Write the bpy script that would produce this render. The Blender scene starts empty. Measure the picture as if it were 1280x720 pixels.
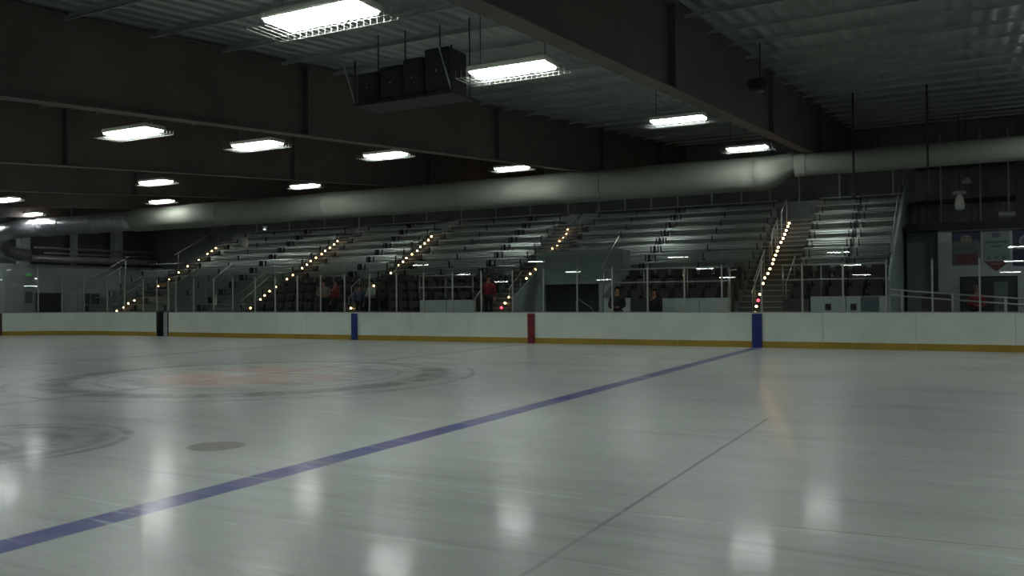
import bpy, bmesh, math, random
from mathutils import Vector, Matrix
random.seed(7)
S = bpy.context.scene
COL = S.collection

# ------------------------------------------------------------------ camera, world, exposure
cam_d = bpy.data.cameras.new('camera'); cam = bpy.data.objects.new('camera', cam_d); COL.objects.link(cam)
YAW, PIT, ROL = 0.48702, 0.0109866, -0.009325
fw = Vector((-math.sin(YAW)*math.cos(PIT), math.cos(YAW)*math.cos(PIT), math.sin(PIT)))
rt = Vector((math.cos(YAW), math.sin(YAW), 0)); up = rt.cross(fw)
r2 = rt*math.cos(ROL)+up*math.sin(ROL); u2 = -rt*math.sin(ROL)+up*math.cos(ROL)
CAM = Vector((13.151, -26.245, 1.5827))
cam.matrix_world = Matrix(((r2.x, u2.x, -fw.x, CAM.x), (r2.y, u2.y, -fw.y, CAM.y), (r2.z, u2.z, -fw.z, CAM.z), (0, 0, 0, 1)))
cam_d.sensor_width = 36; cam_d.lens = 1066.7/1280*36; cam_d.clip_end = 300
S.camera = cam
w = bpy.data.worlds.new('world'); S.world = w; w.use_nodes = True
w.node_tree.nodes['Background'].inputs[0].default_value = (0.5, 0.6, 0.62, 1)
w.node_tree.nodes['Background'].inputs[1].default_value = 0.02
S.view_settings.view_transform = 'Standard'; S.view_settings.look = 'None'
S.view_settings.gamma = 1; S.view_settings.exposure = 0.0; S.view_settings.use_curve_mapping = False
LAMP = 41.5            # radiance of the ceiling lamp panels
BULB = 14.0            # radiance of the stair bulbs

# ------------------------------------------------------------------ materials
def lin(c):
    return tuple(((v/255)/12.92 if v/255 <= .04045 else ((v/255+.055)/1.055)**2.4) for v in c)+(1,)
def mat(name, rgb, rough=.6, metal=0., noise=0., scale=4., bump=0., bscale=30., spec=.5, stretch=(1, 1, 1), emit=None, es=0.):
    m = bpy.data.materials.new(name); m.use_nodes = True; n = m.node_tree.nodes; l = m.node_tree.links
    b = n['Principled BSDF']; c = lin(rgb)
    b.inputs['Base Color'].default_value = c; b.inputs['Roughness'].default_value = rough
    b.inputs['Metallic'].default_value = metal; b.inputs['Specular IOR Level'].default_value = spec
    if noise or bump:
        tc = n.new('ShaderNodeTexCoord'); mp = n.new('ShaderNodeMapping'); mp.inputs['Scale'].default_value = stretch
        l.new(tc.outputs['Object'], mp.inputs['Vector'])
    if noise:
        t = n.new('ShaderNodeTexNoise'); t.inputs['Scale'].default_value = scale; t.inputs['Detail'].default_value = 5
        l.new(mp.outputs[0], t.inputs['Vector'])
        r = n.new('ShaderNodeValToRGB'); r.color_ramp.elements[0].position = .3; r.color_ramp.elements[1].position = .7
        r.color_ramp.elements[0].color = tuple(v*(1-noise) for v in c[:3])+(1,)
        r.color_ramp.elements[1].color = tuple(min(1, v*(1+noise)) for v in c[:3])+(1,)
        l.new(t.outputs['Fac'], r.inputs[0]); l.new(r.outputs[0], b.inputs['Base Color'])
    if bump:
        t2 = n.new('ShaderNodeTexNoise'); t2.inputs['Scale'].default_value = bscale; l.new(mp.outputs[0], t2.inputs['Vector'])
        bp = n.new('ShaderNodeBump'); bp.inputs['Strength'].default_value = bump; bp.inputs['Distance'].default_value = .02
        l.new(t2.outputs['Fac'], bp.inputs['Height']); l.new(bp.outputs[0], b.inputs['Normal'])
    if emit:
        b.inputs['Emission Color'].default_value = emit; b.inputs['Emission Strength'].default_value = es
    return m
def ribbed(name, rgb, axis, period, rough=.5, metal=0., strength=.6, dist=.03):
    m = mat(name, rgb, rough, metal, noise=.25, scale=.7); n = m.node_tree.nodes; l = m.node_tree.links
    tc = n.new('ShaderNodeTexCoord'); wv = n.new('ShaderNodeTexWave'); wv.bands_direction = axis
    wv.inputs['Scale'].default_value = 2*math.pi/period/20*1.0; l.new(tc.outputs['Object'], wv.inputs['Vector'])
    bp = n.new('ShaderNodeBump'); bp.inputs['Strength'].default_value = strength; bp.inputs['Distance'].default_value = dist
    l.new(wv.outputs['Fac'], bp.inputs['Height']); l.new(bp.outputs[0], n['Principled BSDF'].inputs['Normal'])
    return m
def emissive(name, col, strength):
    m = bpy.data.materials.new(name); m.use_nodes = True; n = m.node_tree.nodes; l = m.node_tree.links
    b = n['Principled BSDF']; b.inputs['Base Color'].default_value = (.8, .8, .8, 1)
    b.inputs['Emission Color'].default_value = col; b.inputs['Emission Strength'].default_value = strength
    return m
M = dict(
 board=mat('board_white', (212, 222, 210), .42, noise=.06, scale=1.3),
 yellow=mat('kick_yellow', (160, 134, 44), .5, noise=.12, scale=2),
 cap=mat('board_cap', (150, 158, 152), .5, noise=.05),
 blue=mat('pad_blue', (12, 40, 112), .5, noise=.15, scale=6),
 red=mat('pad_red', (108, 14, 26), .5, noise=.15, scale=6),
 darkred=mat('mark_red', (60, 12, 16), .5, noise=.1),
 alu=mat('aluminium', (150, 154, 149), .42, .6, noise=.08, scale=3),
 post=mat('post_aluminium', (160, 163, 157), .5, .3, noise=.06, scale=3),
 plank=mat('bleacher_plank', (160, 168, 163), .36, .6, noise=.12, scale=1.6, stretch=(.6, 4, 4), bump=.12, bscale=9),
 deck=mat('bleacher_deck', (120, 126, 121), .5, .3, noise=.2, scale=2),
 step=mat('stair_step', (74, 78, 76), .7, noise=.15, scale=3),
 uplight=emissive('added_uplight_glow', (.94, 1, .97, 1), 12.0),  # glow of the strips added above the lamps to light the roof
 bracket=mat('bracket_dark', (34, 36, 36), .8, noise=.1),
 seat=mat('seat_dark', (60, 52, 54), .45, noise=.25, scale=2),
 seatred=mat('seat_maroon', (64, 52, 52), .5, noise=.2, scale=2),
 steel=mat('rafter_brown', (80, 70, 66), .6, noise=.2, scale=1.2),
 purlin=mat('purlin', (150, 158, 152), .5, .2, noise=.15, scale=2),
 black=mat('black_paint', (30, 32, 32), .7, noise=.2),
 duct=mat('duct_fabric', (126, 129, 119), .85, noise=.10, scale=1.1, stretch=(.5, 1, 1), bump=.5, bscale=2.2),
 foil=mat('duct_foil', (170, 170, 178), .34, .6, noise=.2, scale=5, bump=.9, bscale=14),
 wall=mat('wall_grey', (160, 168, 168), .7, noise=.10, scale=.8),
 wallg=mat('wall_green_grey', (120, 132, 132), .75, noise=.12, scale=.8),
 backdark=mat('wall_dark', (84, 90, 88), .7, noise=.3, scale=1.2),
 panelw=mat('front_panel', (168, 178, 172), .6, noise=.12, scale=2.5),
 panelg=mat('teal_panel', (140, 154, 150), .6, noise=.12, scale=2),
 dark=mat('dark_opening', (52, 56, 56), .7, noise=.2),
 floor=mat('rubber_floor', (40, 42, 42), .8, noise=.2),
 ramp=mat('concrete', (88, 92, 88), .8, noise=.15),
 white=mat('white_paint', (190, 192, 182), .6, noise=.06),
 cage=mat('guard_wire', (170, 172, 165), .4, .5, noise=.05),
 skin=mat('skin', (150, 108, 88), .6, noise=.08, scale=20),
 hair=mat('hair', (26, 20, 18), .7, noise=.3, scale=60),
 jred=mat('red_jacket', (120, 22, 34), .8, noise=.15, scale=12),
 jblue=mat('blue_jacket', (48, 62, 84), .8, noise=.15, scale=12),
 jgrey=mat('grey_jacket', (138, 146, 140), .8, noise=.2, scale=12),
 jblack=mat('black_coat', (20, 20, 22), .85, noise=.2, scale=12),
 jbeige=mat('beige_jacket', (120, 112, 98), .8, noise=.2, scale=12),
 trouser=mat('dark_trousers', (22, 24, 28), .85, noise=.2, scale=12),
 exitg=mat('exit_green', (20, 90, 30), .5, noise=.02, emit=(.12, 1, .2, 1), es=.16),
 navy=mat('banner_navy', (50, 56, 78), .8, noise=.2, scale=9),
 maroon=mat('banner_maroon', (104, 60, 66), .8, noise=.15, scale=9),
 sand=mat('banner_sand', (122, 110, 100), .8, noise=.15, scale=9),
 pale=mat('banner_pale', (122, 134, 136), .8, noise=.08, scale=9),
 ink=mat('banner_ink', (84, 98, 104), .8, noise=.15, scale=9),
 doorlight=mat('door_pale', (92, 108, 100), .6, noise=.08),
 sign=mat('sign_grey', (104, 108, 106), .7, noise=.08),
)
def roofmat():
    m = ribbed('roof_metal', (140, 148, 143), 'X', .30, .42, .45, .8, .05)
    return m
M['roof'] = roofmat()
M['siding'] = ribbed('dark_siding', (100, 108, 106), 'X', .3, .6, .1, .6, .03)

M['lamp'] = emissive('lamp_panel', (.94, 1, .97, 1), LAMP)
M['bulb'] = emissive('warm_bulb', (1, .60, .26, 1), BULB)
M['bulbr'] = emissive('red_bulb', (1, .04, .08, 1), 4)
M['spot'] = emissive('spot_lens', (.95, 1, .98, 1), 1.2)

def glassmat():
    m = bpy.data.materials.new('clear_glass'); m.use_nodes = True; n = m.node_tree.nodes; l = m.node_tree.links
    n.remove(n['Principled BSDF']); o = n['Material Output']
    lw = n.new('ShaderNodeLayerWeight'); lw.inputs['Blend'].default_value = .5
    pw = n.new('ShaderNodeMath'); pw.operation = 'POWER'; l.new(lw.outputs['Facing'], pw.inputs[0]); pw.inputs[1].default_value = 5
    fr = n.new('ShaderNodeMath'); fr.operation = 'MULTIPLY_ADD'; l.new(pw.outputs[0], fr.inputs[0]); fr.inputs[1].default_value = .96; fr.inputs[2].default_value = .03
    t = n.new('ShaderNodeBsdfTransparent'); t.inputs[0].default_value = (.93, .96, .95, 1)
    g = n.new('ShaderNodeBsdfGlossy'); g.inputs['Roughness'].default_value = .0; g.inputs[0].default_value = (1, 1, 1, 1)
    mx = n.new('ShaderNodeMixShader'); l.new(fr.outputs[0], mx.inputs[0]); l.new(t.outputs[0], mx.inputs[1]); l.new(g.outputs[0], mx.inputs[2])
    l.new(mx.outputs[0], o.inputs['Surface']); return m
M['glass'] = glassmat()

# ---- ice: one sheet, its paint lines and scratches in one material (world metres)
def icemat():
    m = bpy.data.materials.new('ice'); m.use_nodes = True; n = m.node_tree.nodes; l = m.node_tree.links
    b = n['Principled BSDF']
    tc = n.new('ShaderNodeTexCoord'); sep = n.new('ShaderNodeSeparateXYZ'); l.new(tc.outputs['Object'], sep.inputs[0])
    X, Y = sep.outputs[0], sep.outputs[1]
    def mth(op, a, b_=None, c=None, clamp=False):
        k = n.new('ShaderNodeMath'); k.operation = op; k.use_clamp = clamp
        for i, v in enumerate((a, b_, c)):
            if v is None: continue
            if isinstance(v, (int, float)): k.inputs[i].default_value = v
            else: l.new(v, k.inputs[i])
        return k.outputs[0]
    def noise(scale, st=(1, 1, 1), rot=0, detail=4, rough=.55, dist=0.):
        mp = n.new('ShaderNodeMapping'); mp.inputs['Scale'].default_value = st; mp.inputs['Rotation'].default_value = (0, 0, rot)
        l.new(tc.outputs['Object'], mp.inputs[0]); t = n.new('ShaderNodeTexNoise')
        t.inputs['Scale'].default_value = scale; t.inputs['Detail'].default_value = detail; t.inputs['Roughness'].default_value = rough
        t.inputs['Distortion'].default_value = dist
        l.new(mp.outputs[0], t.inputs['Vector']); return t.outputs['Fac']
    def ss(v, lo, hi, inv=False):
        k = n.new('ShaderNodeMapRange'); k.interpolation_type = 'SMOOTHSTEP'; l.new(v, k.inputs[0])
        k.inputs[1].default_value = lo; k.inputs[2].default_value = hi
        k.inputs[3].default_value = 1 if inv else 0; k.inputs[4].default_value = 0 if inv else 1
        return k.outputs[0]
    def mixc(f, a, c):
        k = n.new('ShaderNodeMix'); k.data_type = 'RGBA'
        l.new(f, k.inputs[0])
        for s_, v in ((6, a), (7, c)):
            if isinstance(v, tuple): k.inputs[s_].default_value = v
            else: l.new(v, k.inputs[s_])
        return k.outputs[2]
    def band(coord, c0, hw, e=.02):
        return ss(mth('ABSOLUTE', mth('SUBTRACT', coord, c0)), hw-e, hw+e, True)
    def dist(cx, cy):
        dx = mth('SUBTRACT', X, cx); dy = mth('SUBTRACT', Y, cy)
        return mth('SQRT', mth('ADD', mth('MULTIPLY', dx, dx), mth('MULTIPLY', dy, dy)))
    base = mixc(ss(noise(.22, (1, 1, 1), 0, 6), .3, .7), lin((176, 183, 178)), lin((196, 201, 197)))
    base = mixc(mth('MULTIPLY', ss(noise(.5, (.35, 1.6, 1), .3, 8, .65, 1.), .42, .72), .35), base, lin((150, 158, 154)))
    # wear darker smudges around centre
    cdist = dist(0, -12.95)
    wear = mth('MULTIPLY', ss(noise(.6, (.5, 1.5, 1), .1, 8, .7, 1.2), .45, .7), ss(cdist, 2, 10, True))
    base = mixc(mth('MULTIPLY', wear, .45), base, lin((118, 124, 122)))
    n1 = noise(1.6, (1, 1, 1), 0, 6, .7); n2 = noise(9, (1, 1, 1), 0, 4)
    patch = ss(n1, .30, .62)
    # blue lines / centre line / goal line
    for x0, hw, col, f in ((7.62, .152, (76, 78, 142), 1.0), (-7.62, .152, (96, 98, 124), .62), (0, .152, (132, 112, 118), .55), (-27.1, .03, (140, 100, 104), .5)):
        base = mixc(mth('MULTIPLY', mth('MULTIPLY', band(X, x0, hw), mth('MULTIPLY_ADD', patch, .2, .8)), f), base, lin(col))
    # centre circle and worn logo
    def ring(d, r, hw, col, f, e=.05, pt=patch):
        nonlocal base
        base = mixc(mth('MULTIPLY', mth('MULTIPLY', band(d, r, hw, e), pt), f), base, lin(col))
    ring(cdist, 4.57, .05, (104, 108, 136), .8, .03)
    ring(cdist, 3.75, .30, (96, 96, 98), .85, .12)
    ring(cdist, 3.0, .06, (110, 112, 114), .6, .05)
    logo = mth('MULTIPLY', ss(cdist, 1.9, 2.25, True), ss(noise(.9, (.5, 2.2, 1), .45, 5, .6, .8), .40, .55))
    base = mixc(mth('MULTIPLY', logo, .65), base, lin((176, 130, 112)))
    logo2 = mth('MULTIPLY', band(cdist, 2.35, .35, .25), ss(noise(1.1, (.6, 2, 1), .2, 5), .42, .6))
    base = mixc(mth('MULTIPLY', logo2, .6), base, lin((104, 96, 98)))
    # neutral zone spot
    dd = dist(5.96, -19.56); base = mixc(mth('MULTIPLY', mth('MULTIPLY', ss(dd, .29, .32, True), mth('MULTIPLY_ADD', ss(n2, .3, .7), .3, .6)), .85), base, lin((116, 98, 100)))
    # worn round advert near the camera
    d2 = dist(3.45, -20.55)
    ring(d2, 1.46, .06, (96, 104, 104), .75, .04); ring(d2, 1.22, .10, (96, 104, 104), .6, .08); ring(d2, .75, .16, (100, 108, 108), .6, .1)
    blot = mth('MULTIPLY', ss(d2, .9, 1.35, True), ss(noise(2.2, (.6, 1.6, 1), .4, 5, .6, 1), .45, .6))
    base = mixc(mth('MULTIPLY', blot, .5), base, lin((98, 106, 106)))
    # hairline joints in the ice
    ln = mth('MULTIPLY', band(X, 10.91, .018, .012), mth('MULTIPLY', ss(Y, -15.2, -14.9, True), ss(noise(.35, (1, 1, 1), 0, 2), .36, .5)))
    base = mixc(mth('MULTIPLY', ln, .7), base, lin((92, 92, 96)))
    yl = mth('SUBTRACT', Y, mth('MULTIPLY', mth('SUBTRACT', X, 10.9), .075))
    ln2 = mth('MULTIPLY', band(yl, -20.3, .009, .008), ss(X, 10.88, 10.95))
    base = mixc(mth('MULTIPLY', ln2, .65), base, lin((96, 90, 94)))
    # skate scratches
    sc = None
    for rot, st, s_, lo in ((.25, (.12, 2.4, 1), 1.6, .60), (-.35, (.10, 3, 1), 1.2, .605), (.9, (.12, 2.6, 1), 1.5, .61)):
        v = ss(noise(s_, st, rot, 7, .75, 1.5), lo, lo+.05)
        sc = v if sc is None else mth('MAXIMUM', sc, v)
    base = mixc(mth('MULTIPLY', sc, .42), base, lin((228, 234, 230)))
    base = mixc(mth('MULTIPLY', ss(noise(5, (.6, 1.8, 1), .2, 8, .8, .6), .48, .68), .30), base, lin((140, 146, 142)))
    drk = ss(noise(.45, (.22, 2.2, 1), .1, 8, .7, 1.), .50, .72)
    base = mixc(mth('MULTIPLY', drk, .55), base, lin((122, 129, 125)))
    l.new(base, b.inputs['Base Color'])
    rg = n.new('ShaderNodeMapRange'); l.new(noise(.8, (1, 1, 1), 0, 5), rg.inputs[0]); rg.inputs[3].default_value = .24; rg.inputs[4].default_value = .38
    rr = mth('ADD', rg.outputs[0], mth('MULTIPLY', sc, .15))
    l.new(rr, b.inputs['Roughness']); b.inputs['IOR'].default_value = 1.31; b.inputs['Specular IOR Level'].default_value = .45
    b.inputs['Coat Weight'].default_value = .20; b.inputs['Coat IOR'].default_value = 1.31; b.inputs['Coat Roughness'].default_value = .085
    bp = n.new('ShaderNodeBump'); bp.inputs['Strength'].default_value = .10; bp.inputs['Distance'].default_value = .01
    l.new(noise(7.0, (1, 1, 1), 0, 5, .7), bp.inputs['Height']); l.new(bp.outputs[0], b.inputs['Normal']); l.new(bp.outputs[0], b.inputs['Coat Normal'])
    return m
M['ice'] = icemat()

# ------------------------------------------------------------------ mesh helpers
def link(name, bm, m, parent=None, smooth=False, loc=None, rot=None):
    me = bpy.data.meshes.new(name); bm.to_mesh(me); bm.free()
    for x in (m if isinstance(m, (list, tuple)) else [m]): me.materials.append(x)
    if smooth:
        for p in me.polygons: p.use_smooth = True
    o = bpy.data.objects.new(name, me); COL.objects.link(o)
    if parent is not None: o.parent = parent
    if loc is not None: o.location = loc
    if rot is not None: o.rotation_euler = rot
    return o
def box(bm, x0, x1, y0, y1, z0, z1, mi=0, bev=0):
    vs = [bm.verts.new(p) for p in ((x0, y0, z0), (x1, y0, z0), (x1, y1, z0), (x0, y1, z0), (x0, y0, z1), (x1, y0, z1), (x1, y1, z1), (x0, y1, z1))]
    fs = []
    for q in ((0, 3, 2, 1), (4, 5, 6, 7), (0, 1, 5, 4), (1, 2, 6, 5), (2, 3, 7, 6), (3, 0, 4, 7)):
        f = bm.faces.new([vs[i] for i in q]); f.material_index = mi; fs.append(f)
    if bev:
        es = list({e for f in fs for e in f.edges}); bmesh.ops.bevel(bm, geom=es, offset=bev, segments=2, affect='EDGES')
    return bm
def tube(bm, pts, r, seg=8, mi=0, radii=None):
    pts = [Vector(p) for p in pts]; rings = []
    ref = Vector((0, 0, 1))
    for i, p in enumerate(pts):
        d = (pts[min(i+1, len(pts)-1)]-pts[max(i-1, 0)]).normalized()
        a = d.cross(ref)
        if a.length < .05: a = d.cross(Vector((0, 1, 0)))
        a.normalize(); c = d.cross(a).normalized(); rr = radii[i] if radii else r
        rings.append([bm.verts.new(p+(a*math.cos(2*math.pi*k/seg)+c*math.sin(2*math.pi*k/seg))*rr) for k in range(seg)])
    for i in range(len(rings)-1):
        for k in range(seg):
            f = bm.faces.new((rings[i][k], rings[i][(k+1) % seg], rings[i+1][(k+1) % seg], rings[i+1][k])); f.material_index = mi
    for rg in (rings[0][::-1], rings[-1]):
        f = bm.faces.new(rg); f.material_index = mi
    return bm
def lathe(bm, prof, seg=16):
    rings = [[bm.verts.new((r*math.cos(2*math.pi*k/seg), r*math.sin(2*math.pi*k/seg), z)) for k in range(seg)] for r, z in prof]
    for i in range(len(rings)-1):
        for k in range(seg): bm.faces.new((rings[i][k], rings[i][(k+1) % seg], rings[i+1][(k+1) % seg], rings[i+1][k]))
    bm.faces.new(rings[0][::-1]); bm.faces.new(rings[-1]); return bm
def prism(bm, poly, x0, x1):            # polygon in (y, z) pulled along x
    a = [bm.verts.new((x0, p[0], p[1])) for p in poly]; b = [bm.verts.new((x1, p[0], p[1])) for p in poly]; n = len(poly)
    for i in range(n): bm.faces.new((a[i], a[(i+1) % n], b[(i+1) % n], b[i]))
    bm.faces.new(a[::-1]); bm.faces.new(b); bmesh.ops.recalc_face_normals(bm, faces=bm.faces[:]); return bm
def plate(bm, poly, y0, y1):            # polygon in (x, z) pulled along y
    a = [bm.verts.new((p[0], y0, p[1])) for p in poly]; b = [bm.verts.new((p[0], y1, p[1])) for p in poly]; n = len(poly)
    for i in range(n): bm.faces.new((a[i], a[(i+1) % n], b[(i+1) % n], b[i]))
    bm.faces.new(a[::-1]); bm.faces.new(b); bmesh.ops.recalc_face_normals(bm, faces=bm.faces[:]); return bm
def B(): return bmesh.new()
def tag(o, label, cat, group=None, kind=None):
    if label: o['label'] = label
    if cat: o['category'] = cat
    if group: o['group'] = group
    if kind: o['kind'] = kind
    return o
def thing(name, label, cat, loc=(0, 0, 0), rz=0, group=None):
    o = bpy.data.objects.new(name, None); COL.objects.link(o); o.location = loc; o.rotation_euler = (0, 0, rz); o.empty_display_size = .1
    return tag(o, label, cat, group)
def struct(name, bm, m, label=None, parent=None):
    o = link(name, bm, m, parent)
    if parent is None: o['kind'] = 'structure'
    if label and parent is None: o['label'] = label
    return o
def dup(root, loc=None, rz=None, label=None, group=None):
    r = root.copy(); COL.objects.link(r)
    if loc is not None: r.location = loc
    if rz is not None: r.rotation_euler = (0, 0, rz)
    if label: r['label'] = label
    if group: r['group'] = group
    for ch in list(root.children):
        c = ch.copy(); COL.objects.link(c); c.parent = r
        for g in list(ch.children):
            d = g.copy(); COL.objects.link(d); d.parent = c
    return r
NTH = ['', 'first', 'second', 'third', 'fourth', 'fifth', 'sixth', 'seventh', 'eighth', 'ninth', 'tenth', 'eleventh', 'twelfth', 'thirteenth', 'fourteenth', 'fifteenth', 'sixteenth', 'seventeenth', 'eighteenth', 'nineteenth', 'twentieth']
YC = -26.245
def roofz(y): return 1.58+3.55+.09*(y-YC)
def lampz(y): return 1.58+2.2+.085*(y-YC)
def raftz(y): return 1.58+2.30+.075*(y-YC)

# ------------------------------------------------------------------ the setting
L0, R0, N0, F0 = -36.0, 24.0, -42.0, 14.0
# ice sheet with round corners
bm = B(); cr = 8.53; pts = []
for cx, cy, a0 in ((-30.48+cr, -cr, 90), (-30.48+cr, -25.91+cr, 180), (23.8, -25.91, None), (23.8, 0, None)):
    if a0 is None: pts.append((cx, cy)); continue
    for k in range(13):
        a = math.radians(a0+90*k/12); pts.append((cx+cr*math.cos(a), cy+cr*math.sin(a)))
f = bm.faces.new([bm.verts.new((x, y, 0)) for x, y in pts])
r_ = bmesh.ops.extrude_face_region(bm, geom=[f]); bmesh.ops.translate(bm, vec=(0, 0, -.04), verts=[v for v in r_['geom'] if isinstance(v, bmesh.types.BMVert)])
bmesh.ops.recalc_face_normals(bm, faces=bm.faces[:])
o = struct('floor_ice', bm, M['ice'], 'grey-white rink ice with painted lines and circles')
struct('floor', box(B(), L0-.2, R0+.2, N0-.2, F0+.2, -.30, -.045), M['floor'], 'dark rubber floor around the rink')
bm = B(); prism(bm, [(N0-.2, roofz(N0-.2)), (F0+.2, roofz(F0+.2)), (F0+.2, roofz(F0+.2)+.12), (N0-.2, roofz(N0-.2)+.12)], L0-.2, R0+.2)
struct('ceiling', bm, M['roof'], 'sloping ribbed metal roof above the rink')
struct('wall_near', box(B(), L0-.2, R0+.2, N0-.2, N0, -.045, roofz(N0)), M['backdark'])
struct('wall_right', prism(B(), [(N0, -.045), (F0, -.045), (F0, roofz(F0)), (N0, roofz(N0))], R0, R0+.2), M['backdark'])
struct('wall_back', box(B(), L0-.2, R0+.2, F0, F0+.2, -.045, roofz(F0)), M['siding'], 'dark metal siding wall high behind the bleachers')
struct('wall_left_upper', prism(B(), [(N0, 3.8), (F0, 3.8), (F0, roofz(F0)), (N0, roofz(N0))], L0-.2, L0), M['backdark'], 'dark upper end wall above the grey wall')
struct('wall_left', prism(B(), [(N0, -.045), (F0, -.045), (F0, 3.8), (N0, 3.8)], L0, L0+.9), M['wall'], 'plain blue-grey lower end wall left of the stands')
# room block at the right with the banners
struct('wall_back_right', box(B(), 12.3, R0, 9.8, 10.0, -.045, 3.95), M['wall'], 'blue-grey wall carrying the banners')
struct('wall_recess', box(B(), 11.2, 12.29, 10.3, 10.5, -.045, 3.95), M['wallg'], 'dark green-grey wall between the stands and the banner wall')
struct('trim_1', box(B(), 11.2, R0, 9.70, 12.4, 3.95, 4.25), M['black'], 'black band along the top of the banner wall')
# roof steel: rafters and purlins
RX = [16.8, 9.0, 1.4, -6.2, -13.8, -21.4, -29.0]
for i, x in enumerate(RX):
    bm = B(); ys = [N0, -34, -24, -14, -4, 4, F0-.05]
    lo = [raftz(y) for y in ys]; hi = [roofz(y)-.02 for y in ys]
    prism(bm, [(y, z) for y, z in zip(ys, lo)]+[(y, z) for y, z in zip(ys[::-1], hi[::-1])], x-.012, x+.012)
    prism(bm, [(y, z) for y, z in zip(ys, lo)]+[(y, z+.025) for y, z in zip(ys[::-1], lo[::-1])], x-.14, x+.14)
    prism(bm, [(y, z-.025) for y, z in zip(ys, hi)]+[(y, z) for y, z in zip(ys[::-1], hi[::-1])], x-.14, x+.14)
    for y in (-30, -21, -13, -5, 3, 10): box(bm, x-.13, x+.13, y, y+.02, raftz(y)+.03, roofz(y)-.05)
    o = struct('beam', bm, M['steel'], 'dark brown sloping steel roof rafter')
yy = N0+1.0; k = 0
while yy < F0-.5:
    bm = B(); z = roofz(yy)-.02
    box(bm, L0+.01, R0-.01, yy, yy+.05, z-.075, z-.067); box(bm, L0+.01, R0-.01, yy, yy+.008, z-.075, z); 
    struct('beam_purlin', bm, M['purlin'], 'thin light roof purlin running along the rink')
    yy += 1.52

# ------------------------------------------------------------------ boards, posts, glass
ARC_C = (-30.48+cr, -cr)
def on_wall(s):          # s = distance left of centre line along the board face; returns (x, y, outward angle)
    if s <= 21.95: return (-s, 0.0, 0.0)
    a = min((s-21.95)/cr, 1.25)
    return (ARC_C[0]-cr*math.sin(a), ARC_C[1]+cr*math.cos(a), a)
def wall_strip(bm, s0, s1, d0, d1, z0, z1, mi=0):
    n = 1 if s1 <= 21.95 else max(1, int((s1-s0)/.3)); prev = None
    for k in range(n+1):
        s = s0+(s1-s0)*k/n; x, y, a = on_wall(s); nx, ny = -math.sin(a), math.cos(a)
        q = [bm.verts.new((x+nx*d, y+ny*d, z)) for d, z in ((d0, z0), (d1, z0), (d1, z1), (d0, z1))]
        if prev:
            for j in range(4):
                f = bm.faces.new((prev[j], prev[(j+1) % 4], q[(j+1) % 4], q[j])); f.material_index = mi
        else:
            f = bm.faces.new(q); f.material_index = mi
        prev = q
    f = bm.faces.new(prev[::-1]); f.material_index = mi
    bmesh.ops.recalc_face_normals(bm, faces=bm.faces[:])
marks = [('the near blue pad', -7.62), ('the red pad', 0.0), ('the far blue pad', 7.62), ('the dark gate', 18.35), ('the goal-line mark', 27.6)]
def where(s, kind, step):
    # name the interval by the nearest mark, counting outward
    best = min(marks, key=lambda m_: abs(m_[1]-s)); d = s-best[1]
    return best[0], ('left' if d >= 0 else 'right'), d
bounds = [-16.8, -14.35, -11.95, -9.5, -7.62, -5.15, -2.6, 0, 2.5, 5.05, 7.62, 10.05, 12.45, 15.0, 17.95]
bounds2 = [18.75, 20.9, 23.1, 25.3, 27.6, 29.8, 32.0]
segs = list(zip(bounds[:-1], bounds[1:]))+list(zip(bounds2[:-1], bounds2[1:]))
cnt = {}
for s0, s1 in segs:
    mid = (s0+s1)/2; ref, side, d = where(mid, 'p', 0); key = (ref, side); cnt.setdefault(key, []).append((abs(d), s0, s1))
for (ref, side), lst in cnt.items():
    for i, (_, s0, s1) in enumerate(sorted(lst)):
        t = thing('dasher_board', f'white board panel with yellow base, {NTH[i+1]} to the {side} of {ref}', 'rink board', (0, 0, 0), 0, 'white rink boards along the far side')
        bm = B(); wall_strip(bm, s0+.004, s1-.004, 0, .10, 0, 1.05); link('facing', bm, M['board'], t)
        bm = B(); wall_strip(bm, s0+.004, s1-.004, -.012, 0, .0, .19); link('kick_plate', bm, M['yellow'], t)
        bm = B(); wall_strip(bm, s0+.004, s1-.004, -.012, .14, 1.05, 1.075); link('cap_rail', bm, M['cap'], t)
# pads and marks
def pad(name, s, m, label, hw=.135, top=1.02):
    bm = B(); wall_strip(bm, s-hw, s+hw, -.06, -.013, 0.0, top); bmesh.ops.bevel(bm, geom=bm.edges[:], offset=.012, segments=2, affect='EDGES')
    return tag(link(name, bm, m), label, 'pad')
pad('board_pad', -7.62, M['blue'], 'blue padded post on the boards at the near blue line', .15)
pad('board_pad', 0, M['red'], 'dark red padded post on the boards at the centre line')
pad('board_pad', 7.62, M['blue'], 'smaller blue padded post on the boards at the far blue line', .14)
pad('goal_line_mark', 27.62, M['darkred'], 'thin dark red mark on the curved corner boards', .04, 1.05)
# open gate
t = thing('rink_gate', 'dark open gate between white rink boards under two tall posts', 'gate')
bm = B(); box(bm, -18.73, -17.97, .35, .39, 0, 1.0); link('gate_backing', bm, M['backdark'], t)
bm = B(); box(bm, -18.73, -18.67, 0, .35, 0, 1.10); link('jamb', bm, M['black'], t)
bm = B(); box(bm, -18.03, -17.97, 0, .35, 0, 1.10); link('jamb', bm, M['black'], t)
bm = B(); box(bm, -18.30, -18.05, .02, .05, 0.02, 1.04); link('gate_leaf', bm, M['foil'], t)
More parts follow.
